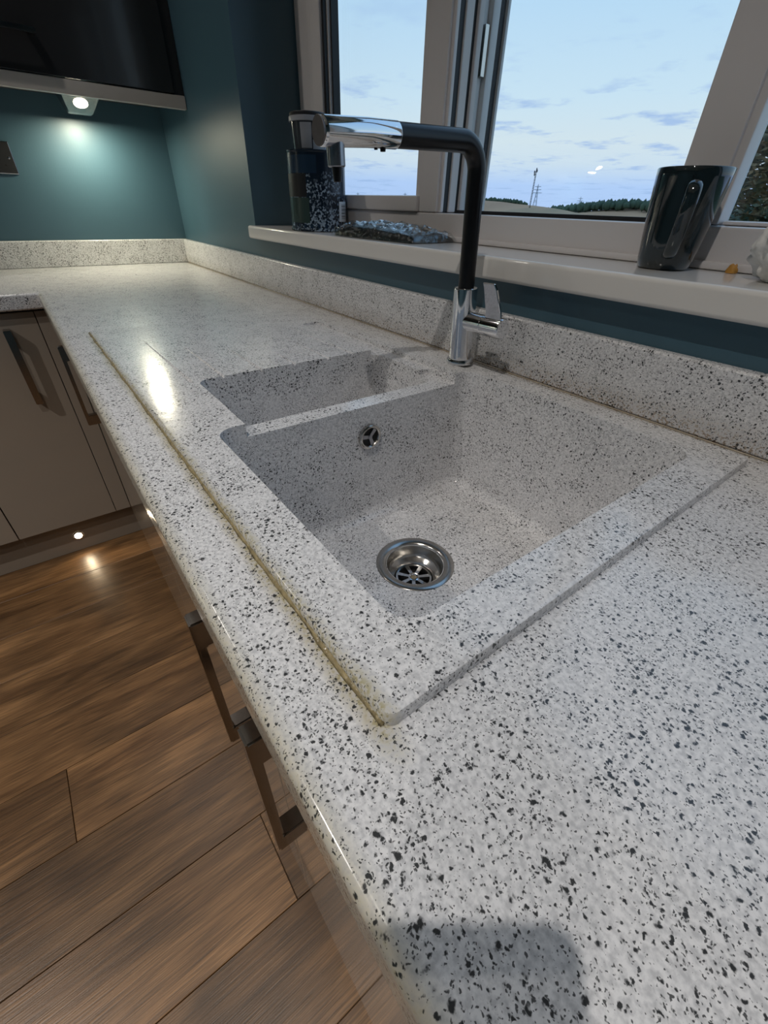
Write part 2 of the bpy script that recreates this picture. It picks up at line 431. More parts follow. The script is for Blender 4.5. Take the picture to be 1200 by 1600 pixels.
# floor with planks running towards the window wall
fl = bpy.data.objects.new('floor', None); COL.objects.link(fl); struct(fl, 'brown oak plank floor')
bm = bmesh.new(); box(bm, RX0-.1, RX1+.1, RY0-.1, RY1+.28, -.12, -.006)
obj('subfloor', bm, M['carcass'], fl)
PW = 0.182
xk = 1.757 - 12*PW
row = 0
random.seed(3)
shapes = {}
while xk < RX1:
    ends = [RY1]
    if row in (10,): ends.append(-.909)      # joint seen in the photograph
    elif row in (12,): ends.append(-.574)
    else: ends.append(-.12 - .14*((row*5) % 3) - .03*((row*7) % 4))
    while ends[-1] > RY0: ends.append(max(RY0, ends[-1]-1.22))
    for a, b in zip(ends, ends[1:]):
        if a-b < .03: continue
        x0, x1 = max(xk, RX0), min(xk+PW, RX1)
        key = (round(x1-x0, 3), round(a-b, 3))
        if key not in shapes:
            bm = bmesh.new(); box(bm, .0006, x1-x0-.0006, .0006, a-b-.0006, -.006, 0, bev=.0008, seg=1)
            bmesh.ops.recalc_face_normals(bm, faces=bm.faces)
            me = bpy.data.meshes.new('plank'); bm.to_mesh(me); bm.free(); me.materials.append(M['wood']); shapes[key] = me
        p = rawobj('plank', shapes[key], None, fl); p.location = (x0, b, 0)
    xk += PW; row += 1

# walls
bm = bmesh.new(); box(bm, RX0-.1, RX0, RY0-.1, RY1+.28, -.12, RH+.1)
struct(obj('wall_left', bm, M['paint']), 'dark teal end wall behind the dark wall cabinet')
bm = bmesh.new(); box(bm, RX0, RX1+.1, RY0-.1, RY0, -.12, RH+.1)
struct(obj('wall_front', bm, M['paint']))
bm = bmesh.new(); box(bm, RX1, RX1+.1, RY0, RY1+.28, -.12, RH+.1)
struct(obj('wall_right', bm, M['paint']))
bm = bmesh.new(); box(bm, RX0, RX1, RY0, RY1+.28, RH, RH+.1)
struct(obj('ceiling', bm, M['white_wall']))
# window wall with its opening
WX0, WX1, WZ0, WZ1 = 0.735, 2.62, W+.133, W+1.18
WT = .30
bm = bmesh.new()
def prism(bm, plan, z0, z1):
    a = [bm.verts.new((x, y, z0)) for x, y in plan]; b = [bm.verts.new((x, y, z1)) for x, y in plan]
    n = len(plan)
    for i in range(n): bm.faces.new((a[i], a[(i+1) % n], b[(i+1) % n], b[i]))
    bm.faces.new(a); bm.faces.new(b)
prism(bm, [(RX0, .02), (WX0, .02), (WX0+.003, WT), (RX0, WT)], -.12, RH)
prism(bm, [(WX1, .02), (RX1, .02), (RX1, WT), (WX1-.03, WT), (WX1-.03, .165)], -.12, RH)
prism(bm, [(WX0, .02), (WX1, .02), (WX1-.03, .165), (WX1-.03, WT), (WX0+.003, WT)], -.12, WZ0)
prism(bm, [(WX0, .02), (WX1, .02), (WX1-.03, .165), (WX1-.03, WT), (WX0+.003, WT)], WZ1, RH)
struct(obj('wall_back', bm, M['paint']), 'teal window wall')

# window sill board
SZ = W+.163
bm = bmesh.new()
box(bm, WX0-.004, WX1+.02, -.004, .235, W+.1305, SZ, bev=.006, seg=4)
sill = struct(obj('trim_1', bm, M['sill'], smooth=40), 'white gloss window sill board')

# ------------------------------------------------------------------ window
win = bpy.data.objects.new('window_1', None); COL.objects.link(win); win.location = (0, 0, 0)
struct(win, 'white plastic framed window of three lights')
FY = .165
def member(name, x0, x1, y0, y1, z0, z1, m='pvc', bev=.004, parent=win):
    return bbox(name, (x0, x1, y0, y1, z0, z1), M[m], parent, bev, 2)
FZ1 = WZ1-.002
member('frame_bottom', .739, 2.588, FY, .235, SZ+.0005, W+.213)
member('frame_top', .739, 2.588, FY, .235, FZ1-.055, FZ1)
member('frame_jamb', .739, .830, .196, .235, W+.213, FZ1-.055)
member('frame_jamb_lip', .8305, .862, .180, .235, W+.213, FZ1-.055)
member('frame_jamb', 2.53, 2.588, FY, .235, W+.213, FZ1-.055)
member('frame_bead', .739, 2.588, FY-.010, FY+.001, SZ+.0005, SZ+.010, bev=.003)
# mullion between the left and the middle light, with its stepped rebate
mu = member('mullion', 1.318, 1.376, FY, .235, W+.213, FZ1-.055)
member('rebate_strip', 1.374, 1.384, .171, .180, W+.214, FZ1-.056, bev=.002, parent=mu)
member('rebate_gasket', 1.374, 1.382, .180, .193, W+.214, FZ1-.056, 'gasket', 0, mu)
member('rebate_strip', 1.374, 1.386, .193, .214, W+.214, FZ1-.056, bev=.003, parent=mu)
member('rebate_gasket', 1.374, 1.384, .214, .221, W+.214, FZ1-.056, 'gasket', 0, mu)
member('rebate_strip', 1.374, 1.391, .221, .235, W+.214, FZ1-.056, bev=.003, parent=mu)
member('rebate_strip', 1.374, 1.386, .2355, .250, W+.214, FZ1-.056, bev=.004, parent=mu)
member('rebate_strip', 1.374, 1.396, .2505, .272, W+.214, FZ1-.056, bev=.005, parent=mu)
member('rebate_gasket', 1.374, 1.394, .2725, .284, W+.214, FZ1-.056, 'gasket', 0, mu)
member('rebate_strip', 1.374, 1.400, .2845, .292, W+.214, FZ1-.056, bev=.002, parent=mu)
member('lock_keep', 1.384, 1.3935, .238, .248, W+.43, W+.50, 'steel', .001, mu)
# mullion between the middle and the right light
mr = member('mullion', 1.862, 1.920, FY, .235, W+.213, FZ1-.055)
member('rebate_strip', 1.918, 1.930, .171, .200, W+.214, FZ1-.056, bev=.003, parent=mr)
# rubber along the foot of the middle and right lights
member('glazing_gasket', 1.400, 1.861, .200, .232, W+.2131, W+.219, 'gasket', 0)
member('glazing_bead', 1.931, 2.529, .180, .205, W+.2131, W+.219)
# opening sash of the left light
sa = bpy.data.objects.new('sash', None); COL.objects.link(sa); sa.parent = win
member('sash_stile', .884, .930, .158, .200, W+.2132, FZ1-.06, parent=sa)
member('sash_bead', .9305, .945, .172, .198, W+.2135, FZ1-.061, parent=sa, bev=.003)
member('sash_gasket', .863, .8835, .180, .215, W+.2132, FZ1-.06, 'gasket', 0, sa)
member('glass_gasket', .9305, .9395, .164, .1715, W+.2135, FZ1-.061, 'gasket', 0, sa)
member('glass_gasket', .9455, .951, .1785, .198, W+.2135, FZ1-.061, 'gasket', 0, sa)
member('sash_stile', 1.292, 1.3175, .176, .200, W+.2132, FZ1-.06, parent=sa)
member('sash_rail', .9305, 1.3175, .158, .200, W+.2132, W+.243, parent=sa)
member('sash_rail', .9305, 1.3175, .158, .200, FZ1-.09, FZ1-.056, parent=sa)
member('pane', .940, 1.300, .2005, .2045, W+.235, FZ1-.07, 'glass', 0, sa)
member('pane', 1.384, 1.868, .2350, .2390, W+.208, FZ1-.05, 'glass', 0)
member('pane', 1.918, 2.535, .2060, .2100, W+.208, FZ1-.05, 'glass', 0)

# ================================================================== worktop, upstands, sink
SX0, SX1, SY0, SY1 = 1.130, 2.128, -.529, -.0285
RIM = .0105
bm = bmesh.new()
WXE = 3.55
grid_slab(bm, [-.0195, .583, SX0+.02, SX1-.02, WXE], [-2.85, -.58, SY0+.02, SY1-.012, 0.0195], W-.042, W,
          lambda x, y: (x < .583 or y > -.58) and not (SX0+.02 < x < SX1-.02 and SY0+.02 < y < SY1-.012))
top = obj('worktop', bm, M['granite_edge'])
md = top.modifiers.new('b', 'BEVEL'); md.width = .007; md.segments = 4; md.limit_method = 'ANGLE'; md.angle_limit = math.radians(40)
modifier_bake(top)
tag(top, 'L-shaped pale worktop with dark speckles around the sink', 'worktop')

UH = .085
u = bbox('worktop_upstand', (0.0, WXE, .0005, .0195, W+.0003, W+UH), M['granite'], None, .004, 3)
tag(u, 'long speckled stone upstand under the window sill behind the tap', 'upstand')
us = bbox('sealant', (.02, WXE-.01, -.0016, .0003, W+.0002, W+.0018), M['sealant_pale'], u, .0004, 1)
us['label'] = 'yellowed sealant line'
u2 = bbox('worktop_upstand', (-.0195, -.0005, -2.85, .0195, W+.0003, W+UH), M['granite'], None, .004, 3)
tag(u2, 'short speckled stone upstand along the teal end wall', 'upstand')

# sink: moulded body with two bowls
sink = thing('kitchen_sink', 'speckled composite one and a half bowl sink with drainer', 'sink', (1.629, -.279, W-.2))
SL = Vector(sink.location)
bm = bmesh.new()
loops = []
for ins, z in ((.021, W-.215), (.021, W-.001), (.0205, W-.0003), (.0, W+.0003), (0, W+RIM-.004), (.0012, W+RIM-.0012), (.004, W+RIM)):
    loops.append([(x, y, z) for x, y in rrect(SX0+ins, SX1-ins, SY0+ins, SY1-(ins*.6 if ins > .01 else ins), .007, 5)])
loft(bm, loops)
body = obj('basin', bm, M['granite'])
def cutter(fn):
    b = bmesh.new(); fn(b)
    return obj('cut', b, None)
def bowl(x0, x1, y0, y1, zt, zb, taper, rc, rf):
    def f(b):
        lp = []
        lp.append([(x, y, zt+.03) for x, y in rrect(x0, x1, y0, y1, rc)])
        lp.append([(x, y, zt) for x, y in rrect(x0, x1, y0, y1, rc)])
        n = 6
        for k in range(n+1):
            a = math.pi/2*k/n
            ins = taper + rf*(1-math.cos(a)); z = zb + rf*(1-math.sin(a))
            lp.append([(x, y, z) for x, y in rrect(x0+ins, x1-ins, y0+ins, y1-ins, max(rc-ins*.4, .004))])
        loft(b, lp)
    return f
BX0, BX1, BY0, BY1, BZ = 1.7455, 2.087, -.486, -.073, W-.192
cuts = [
    cutter(bowl(BX0, BX1, BY0, BY1, W+RIM, BZ, .006, .022, .018)),
    cutter(bowl(1.566, 1.7175, -.449, -.123, W+RIM, W-.14, .006, .018, .018)),
    cutter(lambda b: loft(b, [[(x, y, z) for x, y in rrect(1.68, 1.80, -.4495, -.103, .010, 4)] for z in (W-.006, W+.03)])),
    # lowered strip behind the small bowl, running back from the tap deck
    cutter(lambda b: loft(b, [[(x, y, z) for x, y in rrect(1.30, 1.73, -.14, -.096, .010, 4)] for z in (W+.0015, W+.03)])),
    cutter(lambda b: loft(b, [[(x, y, z) for x, y in rrect(1.8835-.056, 1.8835+.056, -.286-.056, -.286+.056, .0559, 10)] for z in (BZ-.0025, BZ+.03)])),
    cutter(lambda b: loft(b, [[(x, y, z) for x, y in rrect(1.8835-.041, 1.8835+.041, -.286-.041, -.286+.041, .0409, 10)] for z in (BZ-.05, BZ+.03)])),
]
# drainer grooves: shallow wedges that deepen towards the small bowl
for gy, gx0, gx1 in ((-.457, 1.215, 1.57), (-.410, 1.365, 1.57), (-.350, 1.40, 1.57), (-.292, 1.44, 1.57), (-.230, 1.40, 1.57), (-.180, 1.29, 1.57)):
    def g(b, gy=gy, gx0=gx0, gx1=gx1):
        z = W+RIM
        d = .004
        a = [b.verts.new(v) for v in ((gx0, gy, z-.0002), (gx0, gy-.0015, z+.004), (gx0, gy+.0015, z+.004))]
        c = [b.verts.new(v) for v in ((gx1, gy, z-d), (gx1, gy-.0060, z+.004), (gx1, gy+.0060, z+.004))]
        for i in range(3): b.faces.new((a[i], a[(i+1) % 3], c[(i+1) % 3], c[i]))
        b.faces.new(a); b.faces.new(c)
    cuts.append(cutter(g))
for c in cuts:
    md = body.modifiers.new('x', 'BOOLEAN'); md.object = c; md.operation = 'DIFFERENCE'; md.solver = 'EXACT'
md = body.modifiers.new('b', 'BEVEL'); md.width = .0028; md.segments = 3; md.limit_method = 'ANGLE'; md.angle_limit = math.radians(38)
modifier_bake(body, 30)
body.data.materials.clear(); body.data.materials.append(M['granite'])
for v in body.data.vertices:      # the far end of the drainer runs out flush with the worktop
    if v.co.z > W:
        f_ = min(1, max(0, (v.co.x-SX0)/.34)); v.co.z = W + (v.co.z-W)*(.06+.94*f_*f_*(3-2*f_))
for c in cuts:
    me = c.data; bpy.data.objects.remove(c); bpy.data.meshes.remove(me)
body.parent = sink; body.matrix_parent_inverse = Matrix.Translation(-SL)
def sinkpart(o):
    o.parent = sink; o.matrix_parent_inverse = Matrix.Translation(-SL); return o
# sealant fillet along the front edge
bm = bmesh.new()
random.seed(5)
prev = None
for k in range(61):
    x = SX0+.012 + (SX1-SX0-.016)*k/60
    w = .0024 + random.uniform(-.0008, .0008); h = .0024 + random.uniform(-.0008, .0008)
    vs = [bm.verts.new((x, SY0-w, W+.0002)), bm.verts.new((x, SY0-w*.45, W+.0012)), bm.verts.new((x, SY0+.0006, W+h)), bm.verts.new((x, SY0+.0006, W+.0002))]
    if prev:
        for i in range(4): bm.faces.new((prev[i], prev[(i+1) % 4], vs[(i+1) % 4], vs[i]))
    else: bm.faces.new(vs)
    prev = vs
bm.faces.new(prev)
sl = sinkpart(obj('sealant', bm, M['sealant'], smooth=180)); sl['label'] = 'yellowed sealant along the front edge'
# drain
DC = (1.8835, -.286)
bm = bmesh.new()
lathe(bm, [(.0555, BZ-.0022), (.0555, BZ+.0004), (.0545, BZ+.0010), (.0440, BZ+.0004), (.0425, BZ-.001), (.0405, BZ-.004), (.0395, BZ-.016), (.036, BZ-.022),
           (.030, BZ-.025), (.0275, BZ-.030), (.0268, BZ-.044)], 56, DC, cap=False)
dr = sinkpart(obj('drain', bm, M['steel'], smooth=50)); dr['label'] = 'round steel plug hole'
bm = bmesh.new()
lathe(bm, [(.0267, BZ-.0295), (.0262, BZ-.028), (.0235, BZ-.028), (.0230, BZ-.0305)], 48, DC, cap=False)
for k in range(7):
    a = 2*math.pi*k/7 + .2
    u_ = Vector((math.cos(a), math.sin(a), 0)); v_ = Vector((-u_.y, u_.x, 0))
    c0 = Vector((DC[0], DC[1], BZ-.0285))
    q = [c0+u_*.007-v_*.0022, c0+u_*.0236-v_*.0030, c0+u_*.0236+v_*.0030, c0+u_*.007+v_*.0022]
    a1 = [bm.verts.new(p) for p in q]; b1 = [bm.verts.new(p-Vector((0, 0, .0016))) for p in q]
    bm.faces.new(a1); bm.faces.new(b1)
    for i in range(4): bm.faces.new((a1[i], a1[(i+1) % 4], b1[(i+1) % 4], b1[i]))
lathe(bm, [(.0001, BZ-.0298), (.0045, BZ-.0296), (.0062, BZ-.0278), (.0082, BZ-.0280), (.0084, BZ-.031)], 24, DC, cap=False)
st = obj('strainer', bm, M['chrome'], dr, smooth=40)
bm = bmesh.new(); lathe(bm, [(.0266, BZ-.0465), (.0266, BZ-.0445)], 32, DC)
obj('waste_pipe', bm, M['hole'], dr)
bm = bmesh.new(); lathe(bm, [(.0001, BZ-.0291), (.0042, BZ-.0289), (.0042, BZ-.0297)], 16, DC)
obj('strainer_screw', bm, M['sealant'], dr)
# overflow on the wall under the divider
OX, OY, OZ = BX0+.0048, -.272, W-.052
ov = bpy.data.objects.new('overflow', None); COL.objects.link(ov); ov.parent = sink
ov.location = Vector((OX, OY, OZ)) - SL; ov.rotation_euler = (0, math.radians(90), 0)
ov['label'] = 'round steel overflow grille'
bm = bmesh.new(); lathe(bm, [(.0185, -.003), (.0185, .0012), (.0172, .0024), (.0150, .0026), (.0136, .0012), (.0130, -.002)], 40, cap=False)
obj('overflow_ring', bm, M['steel'], ov, smooth=40)
bm = bmesh.new(); lathe(bm, [(.0136, -.0024), (.0136, -.0014)], 32)
obj('overflow_hole', bm, M['hole'], ov)
bm = bmesh.new()
for k in range(3):
    a = 2*math.pi*k/3 + .35
    u_ = Vector((math.cos(a), math.sin(a), 0)); v_ = Vector((-u_.y, u_.x, 0))
    q = [-v_*.0024, u_*.0138-v_*.0030, u_*.0138+v_*.0030, v_*.0024]
    a1 = [bm.verts.new(p+Vector((0, 0, .0004))) for p in q]; b1 = [bm.verts.new(p-Vector((0, 0, .0012))) for p in q]
    bm.faces.new(a1); bm.faces.new(b1)
    for i in range(4): bm.faces.new((a1[i], a1[(i+1) % 4], b1[(i+1) % 4], b1[i]))
lathe(bm, [(.0035, -.001), (.0035, .0008), (.002, .0012)], 16)
obj('overflow_spokes', bm, M['dark_steel'], ov)

# ================================================================== tap
TX, TY = 1.7035, -.053
tap = thing('kitchen_tap', 'chrome kitchen tap with black right-angled spout hose and side lever', 'tap', (TX, TY, W+RIM))
tap.rotation_euler = Vector((-.6, -.8, 0)).cross(Vector((0, 0, -1))).normalized() * math.radians(2.2)
bm = bmesh.new(); lathe(bm, [(.0225, 0), (.0225, .004), (.0215, .006), (.019, .0065)], 48)
obj('base_ring', bm, M['chrome'], tap, smooth=40)
bm = bmesh.new(); lathe(bm, [(.0182, .006), (.0182, .1115), (.0172, .1130), (.0158, .1130)], 48)
obj('column', bm, M['chrome'], tap, smooth=40)
# black tube: up, bend, forward over the bowl
HZ = .284; BR = .032; TR = .0122
pts = [(0, 0, .110), (0, 0, .14), (0, 0, .18), (0, 0, HZ-BR)]
for k in range(1, 13):
    a = math.pi/2*k/12
    pts.append((0, -BR*(1-math.cos(a)), HZ-BR+BR*math.sin(a)))
pts += [(0, -.08, HZ), (0, -.138, HZ)]
bm = bmesh.new(); tube(bm, pts, TR, 28)
obj('spout_tube', bm, M['black_tube'], tap, smooth=60)
bm = bmesh.new()
tube(bm, [(0, -.1382, HZ), (0, -.1395, HZ), (0, -.14, HZ), (0, -.18, HZ), (0, -.236, HZ-.0015), (0, -.2395, HZ-.0015), (0, -.2405, HZ-.0015)],
     [.0120, .0128, .0130, .0131, .0133, .0131, .0122], 36)
hd = obj('spray_head', bm, M['chrome'], tap, smooth=50); hd['label'] = 'polished chrome pull-out spray head'
bm = bmesh.new(); lathe(bm, [(.0088, HZ-.031), (.0097, HZ-.030), (.0097, HZ-.008)], 28, (0, -.222))
bmc = bmesh.new(); tube(bmc, [(0, -.2406, HZ-.0015), (0, -.2425, HZ-.0015), (0, -.2432, HZ-.0015)], [.0127, .0127, .0118], 32)
obj('end_cap', bmc, M['cap'], hd, smooth=40)
nz = obj('nozzle', bm, M['dark_steel'], hd, smooth=40)
bm = bmesh.new(); tube(bm, [(0, -.222, HZ-.0305), (0, -.222, HZ-.044)], [.0056, .0042], 18)
obj('nozzle_tip', bm, M['black_tube'], hd, smooth=40)
bm = bmesh.new(); lathe(bm, [(.003, HZ-.0155), (.0036, HZ-.011)], 12, (0, -.158)); lathe(bm, [(.002, HZ-.0142), (.0024, HZ-.011)], 12, (0, -.168))
obj('release_button', bm, M['black_tube'], hd, smooth=40)
# valve body and lever pointing along the counter
VZ = .066
bm = bmesh.new(); tube(bm, [(.012, 0, VZ), (.044, 0, VZ), (.0448, 0, VZ)], [.0140, .0140, .0136], 32)
obj('valve_body', bm, M['chrome'], tap, smooth=40)
bm = bmesh.new(); tube(bm, [(.0452, 0, VZ), (.046, 0, VZ), (.081, 0, VZ), (.0825, 0, VZ)], [.0138, .0145, .0145, .0136], 32)
kn = obj('lever_knob', bm, M['chrome'], tap, smooth=40)
bm = bmesh.new()
a1 = []; b1 = []
for x0, x1, y, z in ((.050, .080, -.004, VZ+.010), (.051, .0795, -.006, VZ+.022), (.049, .073, -.0125, VZ+.052), (.0475, .069, -.0145, VZ+.060)):
    a1.append([bm.verts.new((x0, y-.0022, z)), bm.verts.new((x1, y-.0022, z)), bm.verts.new((x1, y+.0022, z)), bm.verts.new((x0, y+.0022, z))])
for p, q in zip(a1, a1[1:]):
    for i in range(4): bm.faces.new((p[i], p[(i+1) % 4], q[(i+1) % 4], q[i]))
bm.faces.new(a1[0]); bm.faces.new(a1[-1])
bmesh.ops.bevel(bm, geom=list(bm.edges), offset=.0008, segments=1, affect='EDGES')
obj('lever', bm, M['chrome'], tap, smooth=30)

# ================================================================== base cabinets
def handle_mesh(length, proj, foot=.034, wid=.014, bar=.0085):
    """D handle standing off a door that faces -y; runs along z from 0 down to -length"""
    bm = bmesh.new()
    # outline in the (z, y) plane, extruded along x
    o = [(0, 0), (0, -proj), (-length, -proj), (-length, 0), (-length+foot*.78, 0), (-length+foot*.78, -proj+bar), (-foot, -proj+bar), (-foot, 0)]
    a = [bm.verts.new((-wid/2, y, z)) for z, y in o]; b = [bm.verts.new((wid/2, y, z)) for z, y in o]
    n = len(o)
    for i in range(n): bm.faces.new((a[i], a[(i+1) % n], b[(i+1) % n], b[i]))
    bm.faces.new((a[0], a[1], a[6], a[7])); bm.faces.new((a[1], a[2], a[5], a[6])); bm.faces.new((a[2], a[3], a[4], a[5]))
    bm.faces.new((b[0], b[1], b[6], b[7])); bm.faces.new((b[1], b[2], b[5], b[6])); bm.faces.new((b[2], b[3], b[4], b[5]))
    bmesh.ops.recalc_face_normals(bm, faces=bm.faces)
    es = [e for e in bm.edges if len(e.link_faces) == 2 and e.calc_face_angle() > .5]
    bmesh.ops.bevel(bm, geom=es, offset=.0016, segments=2, affect='EDGES')
    me = bpy.data.meshes.new('handle'); bm.to_mesh(me); bm.free(); me.materials.append(M['handle'])
    for p in me.polygons: p.use_smooth = True
    me.set_sharp_from_angle(angle=math.radians(30))
    return me
HM = handle_mesh(.212, .032, .036, .018)
DZ0, DZ1 = .147, W-.050       # doors
def cabinet(name, label, cat, loc, rz, width, doors, group=None, filler=None):
    """local frame: door face at y=0, cabinet body behind (+y), x along the run"""
    t = thing(name, label, cat, loc, rz, group)
    bm = bmesh.new()
    box(bm, .001, .017, .0195, .50, .146, W-.0445); box(bm, width-.017, width-.001, .0195, .50, .146, W-.0445)
    box(bm, .0171, width-.0171, .0195, .49, .146, .164); box(bm, .0171, width-.0171, .4905, .50, .146, W-.0445)
    box(bm, .0171, width-.0171, .0195, .0255, W-.10, W-.0445)
    obj('body', bm, M['carcass'], t)
    for x0, x1, hx in doors:
        bm = bmesh.new(); box(bm, x0+.0015, x1-.0015, 0, .019, DZ0, DZ1, bev=.0015, seg=2)
        d = obj('door', bm, M['door'], t, smooth=40)
        if hx is not None:
            rawobj('handle', HM, None, d, (hx, -.0003, W-.088))
    if filler:
        bbox('filler_panel', (filler[0], filler[1], .0005, .019, DZ0, DZ1), M['door'], t, .001, 1)
    return t
YD = -.555
G1 = 'taupe units under the sink worktop'
cabinet('base_cabinet', 'narrow taupe base cabinet with one handle in the inner corner of the worktop', 'cabinet', (.583, YD, 0), 0, .287, [(.022, .287, .247)], G1, (-.0275, .021))
cabinet('base_cabinet', 'wide handleless taupe base cabinet between corner unit and sink doors', 'cabinet', (.870, YD, 0), 0, .600, [(0, .600, None)], G1)
cabinet('base_cabinet', 'taupe double base cabinet under the sink with a pair of handles', 'cabinet', (1.470, YD, 0), 0, 1.0, [(0, .5, .435), (.5, 1.0, .565)], G1)
cabinet('base_cabinet', 'taupe base cabinet past the sink at the near end of the counter', 'cabinet', (2.470, YD, 0), 0, 1.0, [(0, .5, .435), (.5, 1.0, .565)], G1)
# run along the end wall: doors face +x  (local x -> +y)
XD = .555
G2 = 'taupe units along the end wall'
# rz=90deg: local x -> world y, local y -> world -x
cabinet('base_cabinet', 'taupe base cabinet with one black handle beside the floor-level light', 'cabinet', (XD, -.908, 0), math.radians(90), .349, [(0, .303, .225)], G2, (.3035, .3525))
cabinet('base_cabinet', 'taupe base cabinet cut off by the left edge of the photo', 'cabinet', (XD, -1.508, 0), math.radians(90), .600, [(0, .6, .06)], G2)
# plinths
def plinth(dims, label):
    o = bbox('plinth', dims, M['plinth'], None, .0015, 1); tag(o, label, 'plinth'); return o
plinth((.490, .510, -2.85, -.530, .0005, .1455), 'taupe plinth with a small round light under the end wall cabinets')
plinth((.512, WXE, -.527, -.509, .0005, .1455), 'recessed taupe plinth under the sink cabinets')
# plinth light
pl = thing('plinth_light', 'small glowing round light set in the taupe plinth', 'light', (.5105, -.753, .067), 0)
pl.rotation_euler = (0, math.radians(90), 0)
bm = bmesh.new(); lathe(bm, [(.017, -.0003), (.017, .0022), (.0125, .003), (.0120, .001)], 32, cap=False)
obj('bezel', bm, M['steel'], pl, smooth=40)
bm = bmesh.new(); lathe(bm, [(.0122, .0002), (.0122, .0014), (.006, .0020)], 24)
obj('lens', bm, M['lamp'], pl, smooth=40)
ld = bpy.data.lights.new('plinth_lamp', 'SPOT'); ld.energy = PLINTH_LIGHT_POWER; ld.color = (1, .78, .50); ld.shadow_soft_size = .010
ld.spot_size = math.radians(165); ld.spot_blend = .6
lo = bpy.data.objects.new('plinth_lamp', ld); COL.objects.link(lo); lo.parent = pl; lo.location = (0, 0, .006); lo.rotation_euler = (math.radians(180), 0, 0)

# ================================================================== wall cabinets on the end wall
HH = handle_mesh(.20, .030, .020, .012, .008)
def wall_cabinet(y1, y0, label, light_y=None):
    t = thing('wall_cabinet', label, 'cabinet', (-.0195, y1, W+.459), 0, 'black wall cabinets on the end wall')
    d = y1-y0
    bm = bmesh.new(); box(bm, .0, .300, -d+.001, -.001, .034, .75)
    obj('body', bm, M['carcass'], t)
    bm = bmesh.new(); box(bm, .3005, .3195, -d+.002, -.033, .036, .74, bev=.0015)
    dr_ = obj('door', bm, M['black_door'], t, smooth=40)
    h = rawobj('handle', HH, None, dr_, (.3197, -.373, .1150))
    h.rotation_euler = Matrix(((0, -1, 0), (0, 0, 1), (-1, 0, 0))).to_euler()
    bm = bmesh.new(); box(bm, .298, .3185, -d+.001, -.001, .0, .0335, bev=.003)
    obj('pelmet', bm, M['pelmet'], t, smooth=40)
    bm = bmesh.new(); box(bm, .3005, .3130, -.0325, -.001, .0345, .74)
    obj('side_filler', bm, M['black_door'], t)
    return t
wall_cabinet(.0195, -.912, 'glossy black wall cabinet with grey pelmet above the under-cabinet light')
wall_cabinet(-.9125, -1.812, 'glossy black wall cabinet beyond the left edge of the photo')
wall_cabinet(-1.8125, -2.712, 'glossy black wall cabinet at the far end of the room')

def tri_light(y, label):
    t = thing('under_cabinet_light', label, 'light', (.125, y, W+.4925), 0, 'triangular under cabinet lights')
    # wedge: flat against the cabinet, lamp face sloping down
    bm = bmesh.new()
    o = [(-.062, 0), (.062, 0), (.062, -.012), (-.018, -.052), (-.062, -.052)]
    w = .055
    a = [bm.verts.new((x, -w*(1 if z > -.02 else .62), z)) for x, z in o]; b = [bm.verts.new((x, w*(1 if z > -.02 else .62), z)) for x, z in o]
    for i in range(5): bm.faces.new((a[i], a[(i+1) % 5], b[(i+1) % 5], b[i]))
    bm.faces.new(a); bm.faces.new(b)
    obj('housing', bm, M['steel'], t)
    # lamp disc in the sloping face
    n = Vector((.040, 0, -.080)).normalized(); c = Vector((.022, 0, -.032))
    ax = Vector((0, 1, 0)); ay = n.cross(ax)
    bm = bmesh.new()
    ring = [bm.verts.new(c + n*.0015 + (ax*math.cos(k*math.pi/12)+ay*math.sin(k*math.pi/12))*.020) for k in range(24)]
    ring2 = [bm.verts.new(c - n*.001 + (ax*math.cos(k*math.pi/12)+ay*math.sin(k*math.pi/12))*.020) for k in range(24)]
    for k in range(24): bm.faces.new((ring[k], ring[(k+1) % 24], ring2[(k+1) % 24], ring2[k]))
    bm.faces.new(ring); bm.faces.new(ring2)
    obj('lens', bm, M['lamp'], t)
    ld = bpy.data.lights.new('cabinet_lamp', 'AREA'); ld.shape = 'DISK'; ld.size = .045; ld.energy = CABINET_LIGHT_POWER; ld.color = (1, .94, .70)
    lo = bpy.data.objects.new('cabinet_lamp', ld); COL.objects.link(lo); lo.parent = t
    lo.location = (-.02, 0, -.056)
    return t
tri_light(-.265, 'small bright triangular light under the black wall cabinet')
tri_light(-2.26, 'distant triangular light under the far black wall cabinet')

# wall socket
so = thing('wall_socket', 'black double wall socket with bright metal trim on the teal wall', 'socket', (-.0195, -.560, W+.318))
bm = bmesh.new(); box(bm, 0, .005, -.073, .073, -.043, .043, bev=.002); obj('trim_plate', bm, M['chrome'], so, smooth=40)
bm = bmesh.new(); box(bm, .0051, .0085, -.0705, .0705, -.0405, .0405, bev=.0012); fp = obj('face_plate', bm, M['gasket'], so, smooth=40)
for yy in (-.033, .033):
    bm = bmesh.new(); box(bm, .0086, .0115, yy-.007, yy+.007, .012, .032, bev=.001); obj('switch', bm, M['gasket'], so, smooth=40)
    bm = bmesh.new()
    for dy, dz, sy, sz in ((0, -.004, .002, .004), (-.011, -.020, .0032, .002), (.011, -.020, .0032, .002)):
        box(bm, .0080, .0087, yy+dy-sy, yy+dy+sy, dz-sz, dz+sz)
    obj('pin_holes', bm, M['hole'], fp)
for yy in (-.060, .060):
    bm = bmesh.new(); lathe(bm, [(.0034, .0), (.0034, .001), (.002, .0018)], 16)
    s_ = obj('screw', bm, M['chrome'], so, (.0085, yy, 0), 40); s_.rotation_euler = (0, math.radians(90), 0)

